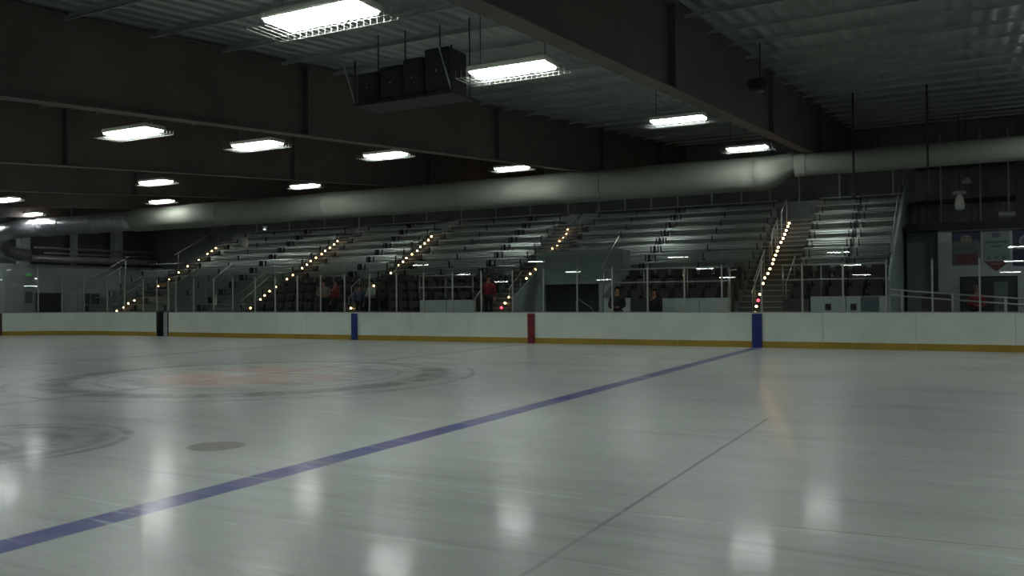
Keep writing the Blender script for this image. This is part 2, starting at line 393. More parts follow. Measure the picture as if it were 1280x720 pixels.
# posts and glass
PX = [16.6, 15.65, 14.65, 13.53, 12.38, 11.21, 10.06, 8.93, 7.75, 6.55, 5.37, 4.16, 2.95, 1.70, .45, -.75, -2.01, -3.21, -4.46, -5.68, -6.94, -8.14, -9.34, -10.54, -11.73, -12.83, -14.1, -15.22, -16.43, -17.52]
ps = [-x for x in PX]+[18.0, 18.74, 19.64, 20.9, 22.1, 23.55, 24.75, 25.95, 27.55, 29.2, 30.7]
tall = {len(ps)-5: 1, len(ps)-4: 1}
cnt = {}
for i, s in enumerate(ps):
    ref, side, d = where(s, 'p', 0); cnt.setdefault((ref, side), []).append((abs(d), i, s))
for (ref, side), lst in cnt.items():
    for k, (_, i, s) in enumerate(sorted(lst)):
        x, y, a = on_wall(s); top = 3.3 if s > 25 else 2.52; r = .022
        t = thing('glass_post', f'slim metal glass post, {NTH[k+1]} to the {side} of {ref}', 'post', (x, y, 1.076), a, 'metal posts holding the rink glass')
        link('upright', box(B(), -r, r, .02, .075, 0, top-1.075, bev=.006), M['post'], t)
        link('foot_plate', box(B(), -.05, .05, .0, .10, 0, .012), M['alu'], t)
        link('end_cap', box(B(), -r*1.1, r*1.1, .015, .08, top-1.075, top-1.06), M['alu'], t)
order = sorted(ps); cnt = {}
for s0, s1 in zip(order[:-1], order[1:]):
    if s1-s0 < .2 or (s0 == 18.0): continue
    mid = (s0+s1)/2; ref, side, d = where(mid, 'g', 0); cnt.setdefault((ref, side), []).append((abs(d), s0, s1))
for (ref, side), lst in cnt.items():
    for k, (_, s0, s1) in enumerate(sorted(lst)):
        g = .031; bm = B(); z1 = 3.3 if s0 > 25 else 3.0
        x0, y0, a0 = on_wall(s0+g); x1, y1, a1 = on_wall(s1-g)
        d = Vector((x1-x0, y1-y0, 0)); L = d.length; an = math.atan2(-d.y, -d.x)
        t = link('rink_glass', box(bm, -L/2, L/2, .042, .054, 0, z1-1.078), M['glass'])
        t.location = ((x0+x1)/2, (y0+y1)/2, 1.0775); t.rotation_euler = (0, 0, an)
        tag(t, f'clear rink glass sheet, {NTH[k+1]} to the {side} of {ref}', 'glass', 'clear sheets above the rink boards')

# ------------------------------------------------------------------ bleachers
def T(i): return 1.0+.39*i
def YR(i): return 3.8+.72*i
def bleacher(x0, x1, i0, i1, label, joint=False):
    cx = (x0+x1)/2; hl = (x1-x0)/2
    t = thing('bleacher_section', label, 'bleacher', (cx, 0, 0))
    poly = [(YR(i0), 0)]
    for i in range(i0, i1+1):
        if i > i0: poly += [(YR(i), T(i)-.39)]
        poly += [(YR(i), T(i))]
    yb = YR(i1)+.72; poly += [(yb, T(i1)), (yb, 0)]
    link('stepped_deck', prism(B(), poly, -hl, hl), M['deck'], t)
    def ribs(ya, za, zb, n, dep):           # ribbed front face of an extruded plank
        p = [(ya, za)]
        for k in range(n*6+1): p.append((ya-dep*abs(math.sin(math.pi*k/6))-.004, za+(zb-za)*k/(n*6)))
        return p+[(ya, zb)]
    for i in range(i0, i1+1):
        y = YR(i)+.30; z = T(i)+.36
        link('bench_plank', prism(B(), ribs(y, z, z+.055, 2, .008)+[(y+.27, z+.055), (y+.27, z+.035), (y+.02, z+.035)], -hl+.02, hl-.02), M['plank'], t)
        link('riser_plank', prism(B(), ribs(YR(i)-.003, T(i)-.34, T(i)-.01, 4, .012), -hl+.02, hl-.02), M['plank'], t)
    def saw(xa, xb, ya, yb_, name):
        p = []
        for i in range(i0, i1+1): p += [(YR(i)+ya, T(i)+.001), (YR(i)+ya, T(i)+.355), (YR(i)+yb_, T(i)+.355), (YR(i)+yb_, T(i)+.001)]
        q = []
        for i in range(i1, i0-1, -1): q += [(YR(i)+yb_-.01, T(i)-.01), (YR(i)+ya-.0, T(i)-.01)]
        bm = B(); vs = []
        link(name, prism(bm, p+[(YR(i1)+yb_, T(i1)-.02), (YR(i0)+ya, T(i0)-.06)], xa, xb), M['bracket'], t)
    n = max(2, int(hl*2/1.8)+1)
    for k in range(n):
        x = -hl+.2+(2*hl-.4)*k/(n-1); saw(x-.015, x+.015, .38, .45, 'bench_stringer')
    if joint: saw(hl-.07, hl-.02, .31, .50, 'end_stringer')
    return t
LAST = 11
bleacher(9.45, 10.98, 3, LAST, 'aluminium bleacher section at the end nearest the banners, beside the sloping end wall')
bleacher(7.75, 9.42, 3, LAST, 'aluminium bleacher section just right of the brightest stair lights', True)
bleacher(1.66, 6.05, 3, LAST, 'aluminium bleacher section left of the brightest stair lights')
bleacher(-2.55, 1.63, 4, LAST, 'aluminium bleacher section above the dark entrance tunnel', True)
bleacher(-5.95, -4.25, 3, LAST, 'narrow aluminium bleacher section left of the stair behind the standing red jacket')
bleacher(-10.45, -5.98, 3, LAST, 'aluminium bleacher section between two middle lit stairs above dark seats', True)
bleacher(-13.35, -11.6, 3, LAST, 'narrow aluminium bleacher section left of the stair above the far blue pad')
bleacher(-16.4, -13.38, 3, LAST, 'aluminium bleacher section right of the long lit stair', True)
bleacher(-20.65, -17.65, -1, LAST, 'tall aluminium bleacher section left of the long lit stair down to the boards')
bleacher(-25.7, -20.68, -1, LAST, 'wide aluminium bleacher section beside the leftmost lit stair down to the boards', True)
bleacher(-29.6, -26.95, -1, 6, 'low aluminium bleacher section at the far left end of the stands')
# dark flip seats
proto_seat = None
STAND = [(-12.0, 3.35), (-9.95, 3.35), (-9.4, 3.35)]   # spots where people stand between the seats
def seat_block(x0, x1, rows, label, group, m):
    global proto_seat
    n = max(1, int((x1-x0)/.53)); first = None
    for i in rows:
        for k in range(n):
            loc = (x0+.05+(k+.5)*(x1-x0-.1)/n, YR(i)+.12, T(i)+.002)
            if any(abs(loc[0]-a_) < .48 and abs(loc[1]+.15-b_) < .5 for a_, b_ in STAND): continue
            if first is None:
                first = thing('flip_seat', label, 'seat', loc, 0, group)
                bm = B(); box(bm, -.22, .22, 0, .34, .38, .44, bev=.02); link('seat', bm, m, first)
                bm = B(); plate(bm, [(-.22, .42), (.22, .42), (.22, .80), (.17, .86), (-.17, .86), (-.22, .80)], .36, .40); link('backrest', bm, m, first)
                bm = B(); box(bm, -.235, -.215, .05, .40, 0, .60); box(bm, .215, .235, .05, .40, 0, .60); link('side_frame', bm, M['bracket'], first)
            else: dup(first, loc)
def seat_deck(x0, x1, i0, i1, label):
    cx = (x0+x1)/2; hl = (x1-x0)/2; bm = B(); poly = [(YR(i0)-.3, 0)]
    poly += [(YR(i0)-.3, T(i0))]
    for i in range(i0+1, i1+1): poly += [(YR(i)-.004, T(i-1)), (YR(i)-.004, T(i))]
    poly += [(YR(i1)+.70, T(i1)), (YR(i1)+.70, 0)]
    prism(bm, poly, -hl, hl); o = link('seating_deck', bm, M['deck'], None, loc=(cx, 0, 0)); tag(o, label, 'platform')
seat_deck(7.75, 10.98, 0, 2, 'stepped dark deck under the dark seats nearest the banners')
seat_block(7.8, 10.9, (0, 1, 2), 'dark flip-up seat behind the guard rail nearest the banners', 'dark seats nearest the banner wall', M['seatred'])
seat_deck(1.3, 6.05, 0, 2, 'stepped dark deck under the dark seats between tunnel and brightest stair')
seat_block(1.35, 6.0, (0, 1, 2), 'dark flip-up seat between the tunnel and the brightest stair', 'dark seats between tunnel and bright stair', M['seatred'])
seat_deck(-6.9, -4.25, 0, 2, 'stepped dark deck under the dark seats left of the standing red jacket')
seat_block(-6.9, -4.3, (0, 1, 2), 'dark flip-up seat behind the middle guard rail', 'dark seats behind the middle guard rail', M['seat'])
seat_deck(-10.45, -6.95, -2, 2, 'stepped dark deck under the dark seats right of the far blue pad')
seat_block(-10.4, -7.0, (-2, -1, 0, 1, 2), 'dark flip-up seat in the block right of the far blue pad', 'dark seats right of the far blue pad', M['seatred'])
seat_deck(-16.4, -11.6, -2, 2, 'stepped dark deck under the dark seats left of the far blue pad')
seat_block(-16.35, -11.65, (-2, -1, 0, 1, 2), 'dark flip-up seat in the block left of the far blue pad', 'dark seats left of the far blue pad', M['seat'])

# stairs with lights
def stair(x0, x1, label, ylast, ybase=1.95):
    cx = (x0+x1)/2; hl = (x1-x0)/2
    t = thing('aisle_stair', label, 'stair', (cx, 0, 0)); poly = [(ybase, 0)]
    y = ybase; z = 0.0; bmn = B(); first = True
    while y < ylast:
        z2 = .97+.544*(y-3.75); 
        poly += [(y, z2)]
        box(bmn, -hl+.01, hl-.01, y-.025, y-.002, z2-.035, z2+.012)
        y += .36; poly += [(y, z2)]
    poly += [(y, 0)]
    poly[0] = (ybase, 0)
    bm = B(); prism(bm, poly, -hl, hl); link('steps', bm, M['step'], t); link('nosing', bmn, M['deck'], t)
    return t
stair(6.08, 7.72, 'grey stair between dark seats behind the nearer blue pad, brightest lights', 10.6)
stair(-4.22, -2.58, 'grey stair beside the tunnel behind the red centre pad', 11.6)
stair(-11.57, -10.48, 'narrow grey stair rising behind the far blue pad', 11.6)
stair(-17.62, -16.43, 'long grey stair rising left of the dark seats', 11.4)
stair(-26.92, -25.73, 'leftmost grey stair with sparse lights', 11.4)
LS = dict(
 s1=(6.9, [(9.73, 4.50), (9.40, 4.34), (9.05, 4.16), (8.70, 3.98), (8.34, 3.80), (7.9, 3.62), (7.33, 3.40), (7.12, 3.25), (6.78, 3.08), (6.42, 2.90), (6.20, 2.74), (5.70, 2.54), (5.34, 2.36), (4.75, 2.19), (4.47, 1.99), (3.91, 1.61), (3.31, 1.2), (3.10, .98)], (3.62, 1.4)),
 s2=(-3.4, [(10.74, 4.76), (10.49, 4.56), (10.12, 4.35), (9.74, 4.17), (9.53, 3.97), (8.99, 3.78), (8.47, 3.57), (8.21, 3.39), (7.45, 2.98), (7.22, 2.8), (6.7, 2.59), (6.34, 2.39), (4.74, 1.59), (4.39, 1.35), (3.75, 0.96)], (4.07, 1.17)),
 s3=(-11., [(10.56, 4.75), (10.29, 4.55), (9.94, 4.36), (9.55, 4.17), (9.26, 3.96), (8.8, 3.76), (8.32, 3.56), (8.03, 3.37), (7.67, 3.18), (7.02, 2.8), (5.68, 2.18), (4.0, 1.17), (3.79, 0.98)], None),
 s4=(-17., [(10.41, 4.74), (10.12, 4.54), (9.77, 4.34), (9.39, 4.16), (9.1, 3.97), (8.65, 3.77), (8.23, 3.58), (7.94, 3.38), (7.58, 3.19), (6.89, 2.82), (6.46, 2.61), (5.67, 2.21), (5.24, 2.0), (4.9, 1.79), (4.62, 1.6), (3.96, 1.19), (3.74, 1.0)], None),
 s5=(-26.3, [(10.5, 4.69), (10.2, 4.5), (9.86, 4.31), (9.21, 3.93), (8.4, 3.55), (7.76, 3.17), (7.09, 2.77), (6.36, 2.38), (4.82, 1.61), (4.45, 1.45), (4.16, 1.24), (3.74, 1.06)], None))
SN = dict(s1='the stair behind the nearer blue pad', s2='the stair behind the red centre pad', s3='the stair above the far blue pad', s4='the long stair left of the dark seats', s5='the leftmost lit stair')
bulb0 = None
for key, (x, L, redp) in LS.items():
    for j, (y, z) in enumerate(L):
        if bulb0 is None:
            bulb0 = thing('stair_light', '', 'light', (x, y, z))
            bm = B(); bmesh.ops.create_icosphere(bm, subdivisions=2, radius=.044); link('bulb', bm, M['bulb'], bulb0, True)
            bm = B(); box(bm, -.05, .05, .0, .055, -.11, -.034); link('socket', bm, M['bracket'], bulb0)
            q = bulb0
        else: q = dup(bulb0, (x, y, z))
        q['label'] = f'warm glowing bulb on {SN[key]}'; q['group'] = f'warm bulbs on {SN[key]}'
    if redp:
        q = thing('stair_light', f'single red glowing bulb low on {SN[key]}', 'light', (x, redp[0], redp[1]))
        bm = B(); bmesh.ops.create_icosphere(bm, subdivisions=2, radius=.055); link('bulb', bm, M['bulbr'], q, True)
        bm = B(); box(bm, -.05, .05, .0, .055, -.13, -.05); link('socket', bm, M['bracket'], q)

# handrails along stairs: (x, (y0,z0), (y1,z1), label)
def rail(x, a, b, label, r=.024, x1=None, posts=True, zoff=0.):
    t = thing('stair_handrail', label, 'handrail', (x, 0, 0)); x1 = (x if x1 is None else x1)-x
    pa, pb = Vector((0, a[0], a[1])), Vector((x1, b[0], b[1]))
    link('rail', tube(B(), [pa, pb], r), M['alu'], t, True)
    if posts:
        for f_ in (.08, .92):
            p = pa.lerp(pb, f_); zb = max(0, .97+.544*(p.y-3.75)-.15+zoff)
            if p.z-zb > .1: link('rail_post', tube(B(), [(p.x, p.y, zb), p], r*.8), M['alu'], t, True)
    return t
rail(6.7, (3.9, 2.07), (5.8, 3.25), 'upper of two sloping handrails beside the brightest stair lights')
rail(6.62, (3.9, 1.65), (5.8, 2.83), 'lower of two sloping handrails beside the brightest stair lights')
rail(6.7, (7.0, 3.82), (8.35, 4.6), 'short upper handrail high beside the brightest stair lights')
rail(6.62, (7.0, 3.4), (8.35, 4.18), 'short lower handrail high beside the brightest stair lights')
rail(6.8, (8.5, 4.8), (9.9, 5.55), 'top handrail at the head of the brightest stair')
rail(7.7, (4.2, 1.9), (6.2, 3.0), 'sloping handrail right of the brightest stair lights')
rail(6.0, (3.4, 2.45), (4.3, 2.5), 'bent end of the guard rail left of the brightest stair', posts=False)
rail(6.0, (3.1, 1.6), (3.4, 2.45), 'sloping guard rail end beside the brightest stair')
rail(-2.64, (5.6, 2.7), (10.8, 5.55), 'long upper handrail beside the stair behind the red centre pad')
rail(-3.0, (3.94, 1.90), (5.1, 2.63), 'short sloping handrail behind the standing red jacket')
rail(-4.25, (3.4, 1.55), (4.0, 1.95), 'short low handrail left of the standing red jacket')
rail(-11.55, (4.7, 2.1), (5.4, 2.53), 'upper short handrail above the far blue pad')
rail(-11.55, (4.5, 1.62), (5.2, 2.02), 'lower short handrail above the far blue pad')
rail(-10.5, (6.2, 2.6), (7.1, 3.2), 'handrail just right of the stair above the far blue pad')
rail(-17.6, (3.9, 1.9), (6.1, 3.3), 'upper of two sloping handrails left of the long lit stair')
rail(-17.6, (3.9, 1.5), (6.1, 2.9), 'lower of two sloping handrails left of the long lit stair')
rail(-21.0, (4.7, 2.18), (6.6, 3.46), 'bright sloping handrail in the middle of the left bleachers')
rail(-23.4, (4.5, 2.1), (6.6, 3.4), 'dim sloping handrail between leftmost stair and middle handrail')
rail(-27.0, (4.3, 2.1), (5.9, 2.95), 'upper handrail left of the leftmost lit stair')
rail(-27.0, (4.3, 1.7), (5.9, 2.55), 'lower handrail left of the leftmost lit stair')
rail(-29.7, (3.6, 2.15), (7.2, 4.2), 'longest sloping handrail at the far left end of the stands', zoff=-9)
rail(-29.85, (4.6, 2.3), (6.8, 3.55), 'second sloping handrail at the far left end of the stands', zoff=-9)
rail(-26.9, (8.0, 4.2), (11.5, 6.0), 'handrail high at the left end of the stands')

# guard rails in front of raised seating and parapets
def guard(x0, x1, y, zs, label, posts, zb=1.5):
    t = thing('guard_rail', label, 'railing', ((x0+x1)/2, y, 0)); hl = (x1-x0)/2
    for z in zs: link('rail', tube(B(), [(-hl, 0, z), (hl, 0, z)], .028), M['alu'], t, True)
    for p in posts:
        x = p-(x0+x1)/2; link('rail_post', tube(B(), [(x, 0, zb), (x, 0, zs[0])], .024), M['alu'], t, True)
def front(x0, x1, label, zt=1.52, m='panelw'):
    o = link('front_wall', box(B(), -(x1-x0)/2, (x1-x0)/2, 0, .08, 0, zt), M[m], None, loc=((x0+x1)/2, 3.40, 0)); return tag(o, label, 'panel')
guard(7.75, 11.0, 3.35, (2.56, 2.08), 'two-bar guard rail in front of the dark seats nearest the banners', (7.78, 9.0, 10.97), 1.53)
guard(1.3, 6.0, 3.35, (2.56, 2.08), 'two-bar guard rail between the tunnel and the brightest stair', (1.33, 2.9, 4.5, 5.97), 1.53)
guard(-6.9, -4.25, 3.35, (2.5, 2.02), 'two-bar guard rail left of the standing red jacket', (-6.87, -5.6, -4.3), 1.53)
front(8.65, 9.74, 'white front panel with small dark vent, left of its pair')
front(9.76, 10.95, 'white front panel below the seats nearest the banners')
front(7.75, 8.60, 'dark front panel beside the brightest stair', 1.45, 'seat')
front(1.3, 2.35, 'pale front panel at the right edge of the tunnel')
front(2.37, 3.55, 'dark front panel between two pale ones', 1.5, 'dark')
front(3.57, 4.9, 'pale front panel in the middle of the block', 1.5)
front(4.92, 6.0, 'pale front panel beside the brightest stair on its left', 1.5)
front(-6.9, -5.62, 'pale front panel, left of the pair behind the middle guard rail', 1.5)
front(-5.58, -4.3, 'pale front panel right of its pair, beside the standing red jacket', 1.5)
for x, lb in ((9.2, 'small dark square vent on the white panel, left of two'), (9.98, 'small dark square vent on the white panel, right of two')):
    t = thing('wall_vent', lb, 'vent', (x, 3.397, 1.17))
    link('grille', box(B(), -.08, .08, -.02, 0, -.09, .09), M['bracket'], t); link('vent_frame', box(B(), -.1, .1, -.008, 0, -.11, .11), M['ink'], t)
o = link('front_door', box(B(), -.27, .27, -.03, -.001, 0, 1.50), M['ink'], None, loc=(10.47, 3.39, 0)); tag(o, 'dark blue narrow door beside the white panels', 'door')
# end wall of the stand
bm = B(); poly = [(3.4, 0), (3.4, 2.0), (3.9, 2.4)]+[(YR(11)+.75, T(11)+.75), (YR(11)+.75, 0)]
prism(bm, poly, 11.0, 11.09); o = link('stand_end_wall', bm, M['panelg']); tag(o, 'grey-green sloping end wall of the stands nearest the banners', 'end wall')
rail(11.04, (4.2, 2.95), (11.9, 7.05), 'long handrail following the sloping end wall nearest the banners', .03, zoff=1.0)

# entrance tunnel
t = thing('entrance_tunnel', 'dark entrance tunnel under the stands behind the red centre pad', 'tunnel', (-.65, 0, 0))
link('header_wall', box(B(), -1.85, 1.85, 5.5, 5.62, 2.1, 3.45), M['panelg'], t)
link('side_wall', prism(B(), [(3.4, 0), (3.4, 1.55), (5.6, 2.7), (5.6, 3.45), (6.5, 3.45), (6.5, 0)], -1.9, -1.86), M['panelg'], t)
link('side_wall', prism(B(), [(3.4, 0), (3.4, 1.55), (5.6, 2.7), (5.6, 3.45), (6.5, 3.45), (6.5, 0)], 1.86, 1.9), M['panelg'], t)
link('passage_shade_sheet', box(B(), -1.84, 1.84, 6.58, 6.64, 0, 3.3), M['dark'], t)  # dark sheet standing in for the shade deeper in the tunnel
link('wing_panel', box(B(), .95, 1.84, 5.4, 5.48, 0, 2.1), M['wall'], t)
guard(-1.7, 1.15, 5.45, (3.72, ), 'single-bar rail on top of the tunnel header', (-1.65, -.2, 1.1), 3.45)
rail(1.15, (3.6, 2.62), (5.45, 3.95), 'steep sloping rail at the right edge of the tunnel', posts=False)
t = thing('tunnel_rail', 'small bent pipe rail inside the dark tunnel', 'railing', (.55, 2.6, 0))
link('rail', tube(B(), [(0, 0, 0), (0, 0, 1.42), (.06, .05, 1.5), (.35, .6, 1.15), (.5, .9, .6)], .022), M['alu'], t, True)

# back fence above top row
t0_ = None
for i, x in enumerate([10.6, 8.5, 6.85, 5.6, 4.35, 3.0, 1.4, .1, -1.2, -2.55, -4.2, -6.3, -8.3, -10.4, -12.6, -14.8, -17.2, -19.7, -22.4, -25.0]):
    q = link('fence_post', box(B(), -.035, .035, -.02, .02, 0, 1.6), M['purlin'], None, loc=(x, 12.56, 5.2)) if i == 0 else t0_.copy()
    if i == 0: t0_ = q
    else: COL.objects.link(q); q.location = (x, 12.56, 5.2)
    tag(q, f'grey post behind the top row, {NTH[i+1]} from the banner end', 'post', 'grey posts behind the top bleacher row')
o = link('rear_panel', box(B(), -18.95, 18.95, 0, .06, 0, 5.66), M['deck'], None, loc=(-8.0, 12.45, 0)); tag(o, 'dark panel closing the back of the stands', 'panel')
# small grey signs
for x, y, z, sx, sz, lb in ((9.1, 12.35, 6.68, .45, .3, 'small grey sign on a post above the brightest bleachers'), (5.0, 5.93, 2.48, .36, .32, 'small pale square card on the dark seats, left of two'), (5.72, 5.93, 2.50, .36, .32, 'small pale square card on the dark seats beside the brightest stair'),
                            (-4.9, 5.93, 2.48, .3, .34, 'pale square card on the dark seats, left of the pair above the red jacket'), (-4.4, 5.93, 2.48, .3, .34, 'pale square card right of its pair above the red jacket')):
    t = thing('card_sign', lb, 'sign', (x, y, z)); link('board', box(B(), -sx/2, sx/2, -.01, .01, 0, sz), M['sign'], t)
    link('border', box(B(), -sx/2-.01, sx/2+.01, .01, .016, -.01, sz+.01), M['alu'], t)

# ------------------------------------------------------------------ duct
def duct(name, label, x0, x1, y, z, r, m, rings, cat='duct'):
    t = thing(name, label, cat, ((x0+x1)/2, y, z)); c = (x0+x1)/2
    n = int((x1-x0)/.5); pts = []; rad = []
    for k in range(n+1):
        x = x0+(x1-x0)*k/n-c; pts.append((x, 0, 0)); rad.append(r*(1+.018*math.sin(x*1.7)+.012*math.sin(x*4.1)))
    link('sleeve', tube(B(), pts, r, 24, radii=rad), m, t, True)
    for x in rings:
        link('ring', tube(B(), [(x-c-.02, 0, 0), (x-c+.02, 0, 0)], r*1.035, 24), M['duct'] if m is M['duct'] else M['alu'], t, True)
        link('hanger', tube(B(), [(x-c, 0, r), (x-c, 0, roofz(y)-z-.02)], .012, 6), M['bracket'], t)
    return t
DY, DZ = 1.25, 5.42
t = duct('fabric_duct', 'big inflated white fabric air duct hanging along the stands', -21.6, 7.4, DY, DZ, .545, M['duct'], (-21.4, -15.9, -9.9, -3.55, 2.2))
# slumped open end of the sleeve
bm = B(); pts = [(0, 0, 0), (.35, 0, .01), (.6, 0, .09), (.85, 0, .2), (1.1, 0, .26), (1.22, 0, .22)]
tube(bm, pts, .5, 24, radii=[.548, .54, .47, .38, .33, .30])
for v in bm.verts: v.co += Vector((0, .03*math.sin(v.co.z*14), .02*math.sin(v.co.y*22+v.co.x*9)))*min(1, v.co.x)
o = link('gathered_end', bm, M['duct'], t, True); o.location = (7.4-(-21.6+7.4)/2, 0, 0)
duct('supply_duct', 'narrower grey-white duct continuing behind the slumped end', 8.58, 20, DY, DZ+.17, .35, M['duct'], (8.9, 16.0))
duct('foil_duct', 'shiny foil-wrapped duct section at the left end of the fabric duct', -28.6, -21.7, DY, DZ-.02, .47, M['foil'], (-27.0, -24.5))
t = thing('duct_elbow', 'foil-wrapped duct elbow bending down toward the end wall', 'duct', (-28.6, DY, DZ))
pts = [(0, 0, 0), (-2.4, 0, -.02), (-3.8, .15, -.12), (-4.7, .55, -.5), (-5.1, 1.1, -.95), (-5.3, 1.8, -1.15), (-5.4, 2.6, -1.2)]
link('sleeve', tube(B(), pts, .46, 20, radii=[.47, .47, .47, .45, .42, .38, .34]), M['foil'], t, True)
duct('foil_duct', 'foil-wrapped duct running on past the elbow at the left edge', -35.0, -33.2, DY-1.3, DZ+.05, .36, M['foil'], (-34.2,))
# pipes on the end wall (run along y)
for y0, y1, z, r, m, lb, nm in ((4.6, 13.0, 4.75, .07, 'alu', 'straight bright pipe on the end wall, upper of two', 'wall_pipe'), (3.9, 13.0, 4.10, .2, 'foil', 'fat foil-wrapped pipe on top of the grey end wall', 'wall_pipe'), (5.2, 13.0, 4.45, .05, 'alu', 'thin pipe between the bright pipe and the foil pipe', 'wall_pipe')):
    t = thing(nm, lb, 'pipe', (-34.6, 0, z)); link('tube', tube(B(), [(0, y0+(y1-y0)*k/8, .01*math.sin(k*2)) for k in range(9)], r, 12), M[m], t, True)
    for y in (y0+.8, y1-1): link('strap', box(B(), -.8, .02, y-.02, y+.02, -r-.012, -r), M['bracket'], t)
for y, lb in ((4.4, 'grey boxed pillar on the end wall, nearer one'), (7.6, 'slimmer grey pillar on the end wall'), (10.6, 'grey pillar on the end wall beside the stands')):
    o = link('wall_pillar', box(B(), -.35, .1, -.3 if y != 7.6 else -.1, .3 if y != 7.6 else .1, 0, roofz(y)-3.82-.05), M['wall'], None, loc=(-35.2, y, 3.8)); tag(o, lb, 'pillar')
# things on end wall
t = thing('exit_sign', 'small green lit exit sign on the grey end wall', 'sign', (-35.06, 4.55, 3.06)); link('housing', box(B(), -.03, 0, -.17, .17, 0, .2), M['white'], t); link('sign_face', box(B(), 0, .012, -.15, .15, .02, .18), M['exitg'], t)
bm = B()
def stroke(y0, z0, y1, z1, w_=.008):
    d = Vector((0, y1-y0, z1-z0)); q = Vector((0, -d.z, d.y)).normalized()*w_; a_, b_ = Vector((.012, y0, z0)), Vector((.012, y1, z1))
    lo = [a_-q, b_-q, b_+q, a_+q]; v = [bm.verts.new(p) for p in lo]+[bm.verts.new(p+Vector((.004, 0, 0))) for p in lo]
    for f_ in ((0, 1, 2, 3), (7, 6, 5, 4), (0, 4, 5, 1), (1, 5, 6, 2), (2, 6, 7, 3), (3, 7, 4, 0)): bm.faces.new([v[i] for i in f_])
for L_ in ((-.12, .05, -.12, .15), (-.12, .05, -.07, .05), (-.12, .10, -.08, .10), (-.12, .15, -.07, .15), (-.045, .05, .01, .15), (-.045, .15, .01, .05), (.035, .05, .035, .15), (.09, .05, .09, .15), (.06, .15, .12, .15)): stroke(*L_)
link('lettering', bm, M['white'], t)
t = thing('wall_lamp', 'small white emergency lamp on a bracket on the end wall', 'lamp', (-35.05, 3.35, 3.42)); link('lamp_body', box(B(), 0, .12, -.12, .12, 0, .12, bev=.02), M['white'], t); link('lens', box(B(), .02, .11, -.1, .1, -.012, 0), M['spot'], t)
link('bracket', tube(B(), [(0, -.15, .1), (.03, -.15, .3), (.1, .2, .32)], .015), M['white'], t)
t = thing('wall_door', 'dark double door in the grey end wall', 'door', (-35.05, 5.75, 0))
link('door_leaf', box(B(), 0, .05, -.72, -.01, 0, 2.05), M['dark'], t); link('door_leaf', box(B(), 0, .05, .01, .72, 0, 2.05), M['dark'], t); link('door_frame', box(B(), 0, .03, -.8, .8, 0, 2.12), M['ink'], t)
t = thing('wall_door', 'dark single door further along the grey end wall', 'door', (-35.05, 8.6, 0))
link('door_leaf', box(B(), 0, .05, -.5, .5, 0, 2.0), M['dark'], t); link('door_frame', box(B(), 0, .03, -.58, .58, 0, 2.08), M['ink'], t)
t = thing('notice_board', 'pale notice on the end wall below the green sign', 'notice', (-35.05, 4.55, 1.55)); link('sheet', box(B(), 0, .015, -.18, .18, 0, .6), M['sign'], t); link('frame', box(B(), 0, .01, -.21, .21, -.03, .63), M['ink'], t)

# ------------------------------------------------------------------ right side: banners, door, ramp, lights
def banner(x, w_, z0, z1, label, kind):
    t = thing('hanging_banner', label, 'banner', (x, 9.795, 0)); h = w_/2
    if kind == 'pennant':
        link('cloth', plate(B(), [(-h, z0), (h, z0), (h, z1), (-h, z1)], -.012, -.002), M['pale'], t)
        link('pointed_tail', plate(B(), [(-h, z0), (0, z0-.38), (h, z0)], -.012, -.002), M['maroon'], t)
        link('crest', plate(B(), [(-.12, z1-.22), (-.16, z1-.1), (-.06, z1-.05), (0, z1-.1), (.06, z1-.05), (.16, z1-.1), (.12, z1-.22), (0, z1-.27)], -.017, -.012), M['ink'], t)
        for zz, ww in ((z1-.45, .34), (z1-.60, .2)): link('faded_lettering', box(B(), -ww, ww, -.016, -.012, zz, zz+.08), M['ink'], t)
        for xx in (-.24, 0, .24): link('faded_emblem', plate(B(), [(xx-.08, z0+.08), (xx+.08, z0+.08), (xx, z0+.24)], -.016, -.012), M['ink'], t)
        link('tail_lettering', box(B(), -.17, .17, -.016, -.012, z0-.13, z0-.07), M['sand'], t)
    elif kind == 'sun':
        link('cloth', plate(B(), [(-h, z0), (h, z0), (h, z1), (-h, z1)], -.012, -.002), M['ink'], t)
        link('top_field', box(B(), -h, h, -.014, -.012, z1-.36, z1), M['navy'], t)
        bm = B(); c = (0, z1-.45)
        for k in range(11):
            a = math.pi*(-.12+1.24*k/10); d = (math.cos(a), math.sin(a)); q = (-d[1]*.035, d[0]*.035)
            s_ = -1
            poly = [(c[0]+d[0]*.15, c[1]+s_*d[1]*.15), (c[0]+d[0]*.42+q[0], c[1]+s_*d[1]*.36+q[1]), (c[0]+d[0]*.42-q[0], c[1]+s_*d[1]*.36-q[1])]
            plate(bm, poly, -.018, -.014)
        link('rays', bm, M['sand'], t)
        bm = B(); plate(bm, [(.2*math.cos(a*math.pi/8), z1-.3+.2*math.sin(a*math.pi/8)) for a in range(16)], -.02, -.016); link('round_emblem', bm, M['sand'], t)
        link('lower_field', box(B(), -h*.75, h*.75, -.018, -.014, z0+.06, z0+.42), M['maroon'], t)
        link('faded_lettering', box(B(), -h*.5, h*.5, -.016, -.014, z0+.01, z0+.05), M['sand'], t)
    else:
        link('cloth', plate(B(), [(-h, z0), (h, z0), (h, z1), (-h, z1)], -.012, -.002), M['navy'], t)
        bm = B(); plate(bm, [(.26*math.cos(a*math.pi/10), z1-.42+.26*math.sin(a*math.pi/10)) for a in range(20)], -.016, -.012); link('round_emblem', bm, M['pale'], t)
        bm = B(); plate(bm, [(.18*math.cos(a*math.pi/10), z1-.42+.18*math.sin(a*math.pi/10)) for a in range(20)], -.02, -.0165); link('emblem_centre', bm, M['ink'], t)
    link('top_rod', tube(B(), [(-h-.03, -.03, z1+.01), (h+.03, -.03, z1+.01)], .012), M['bracket'], t)
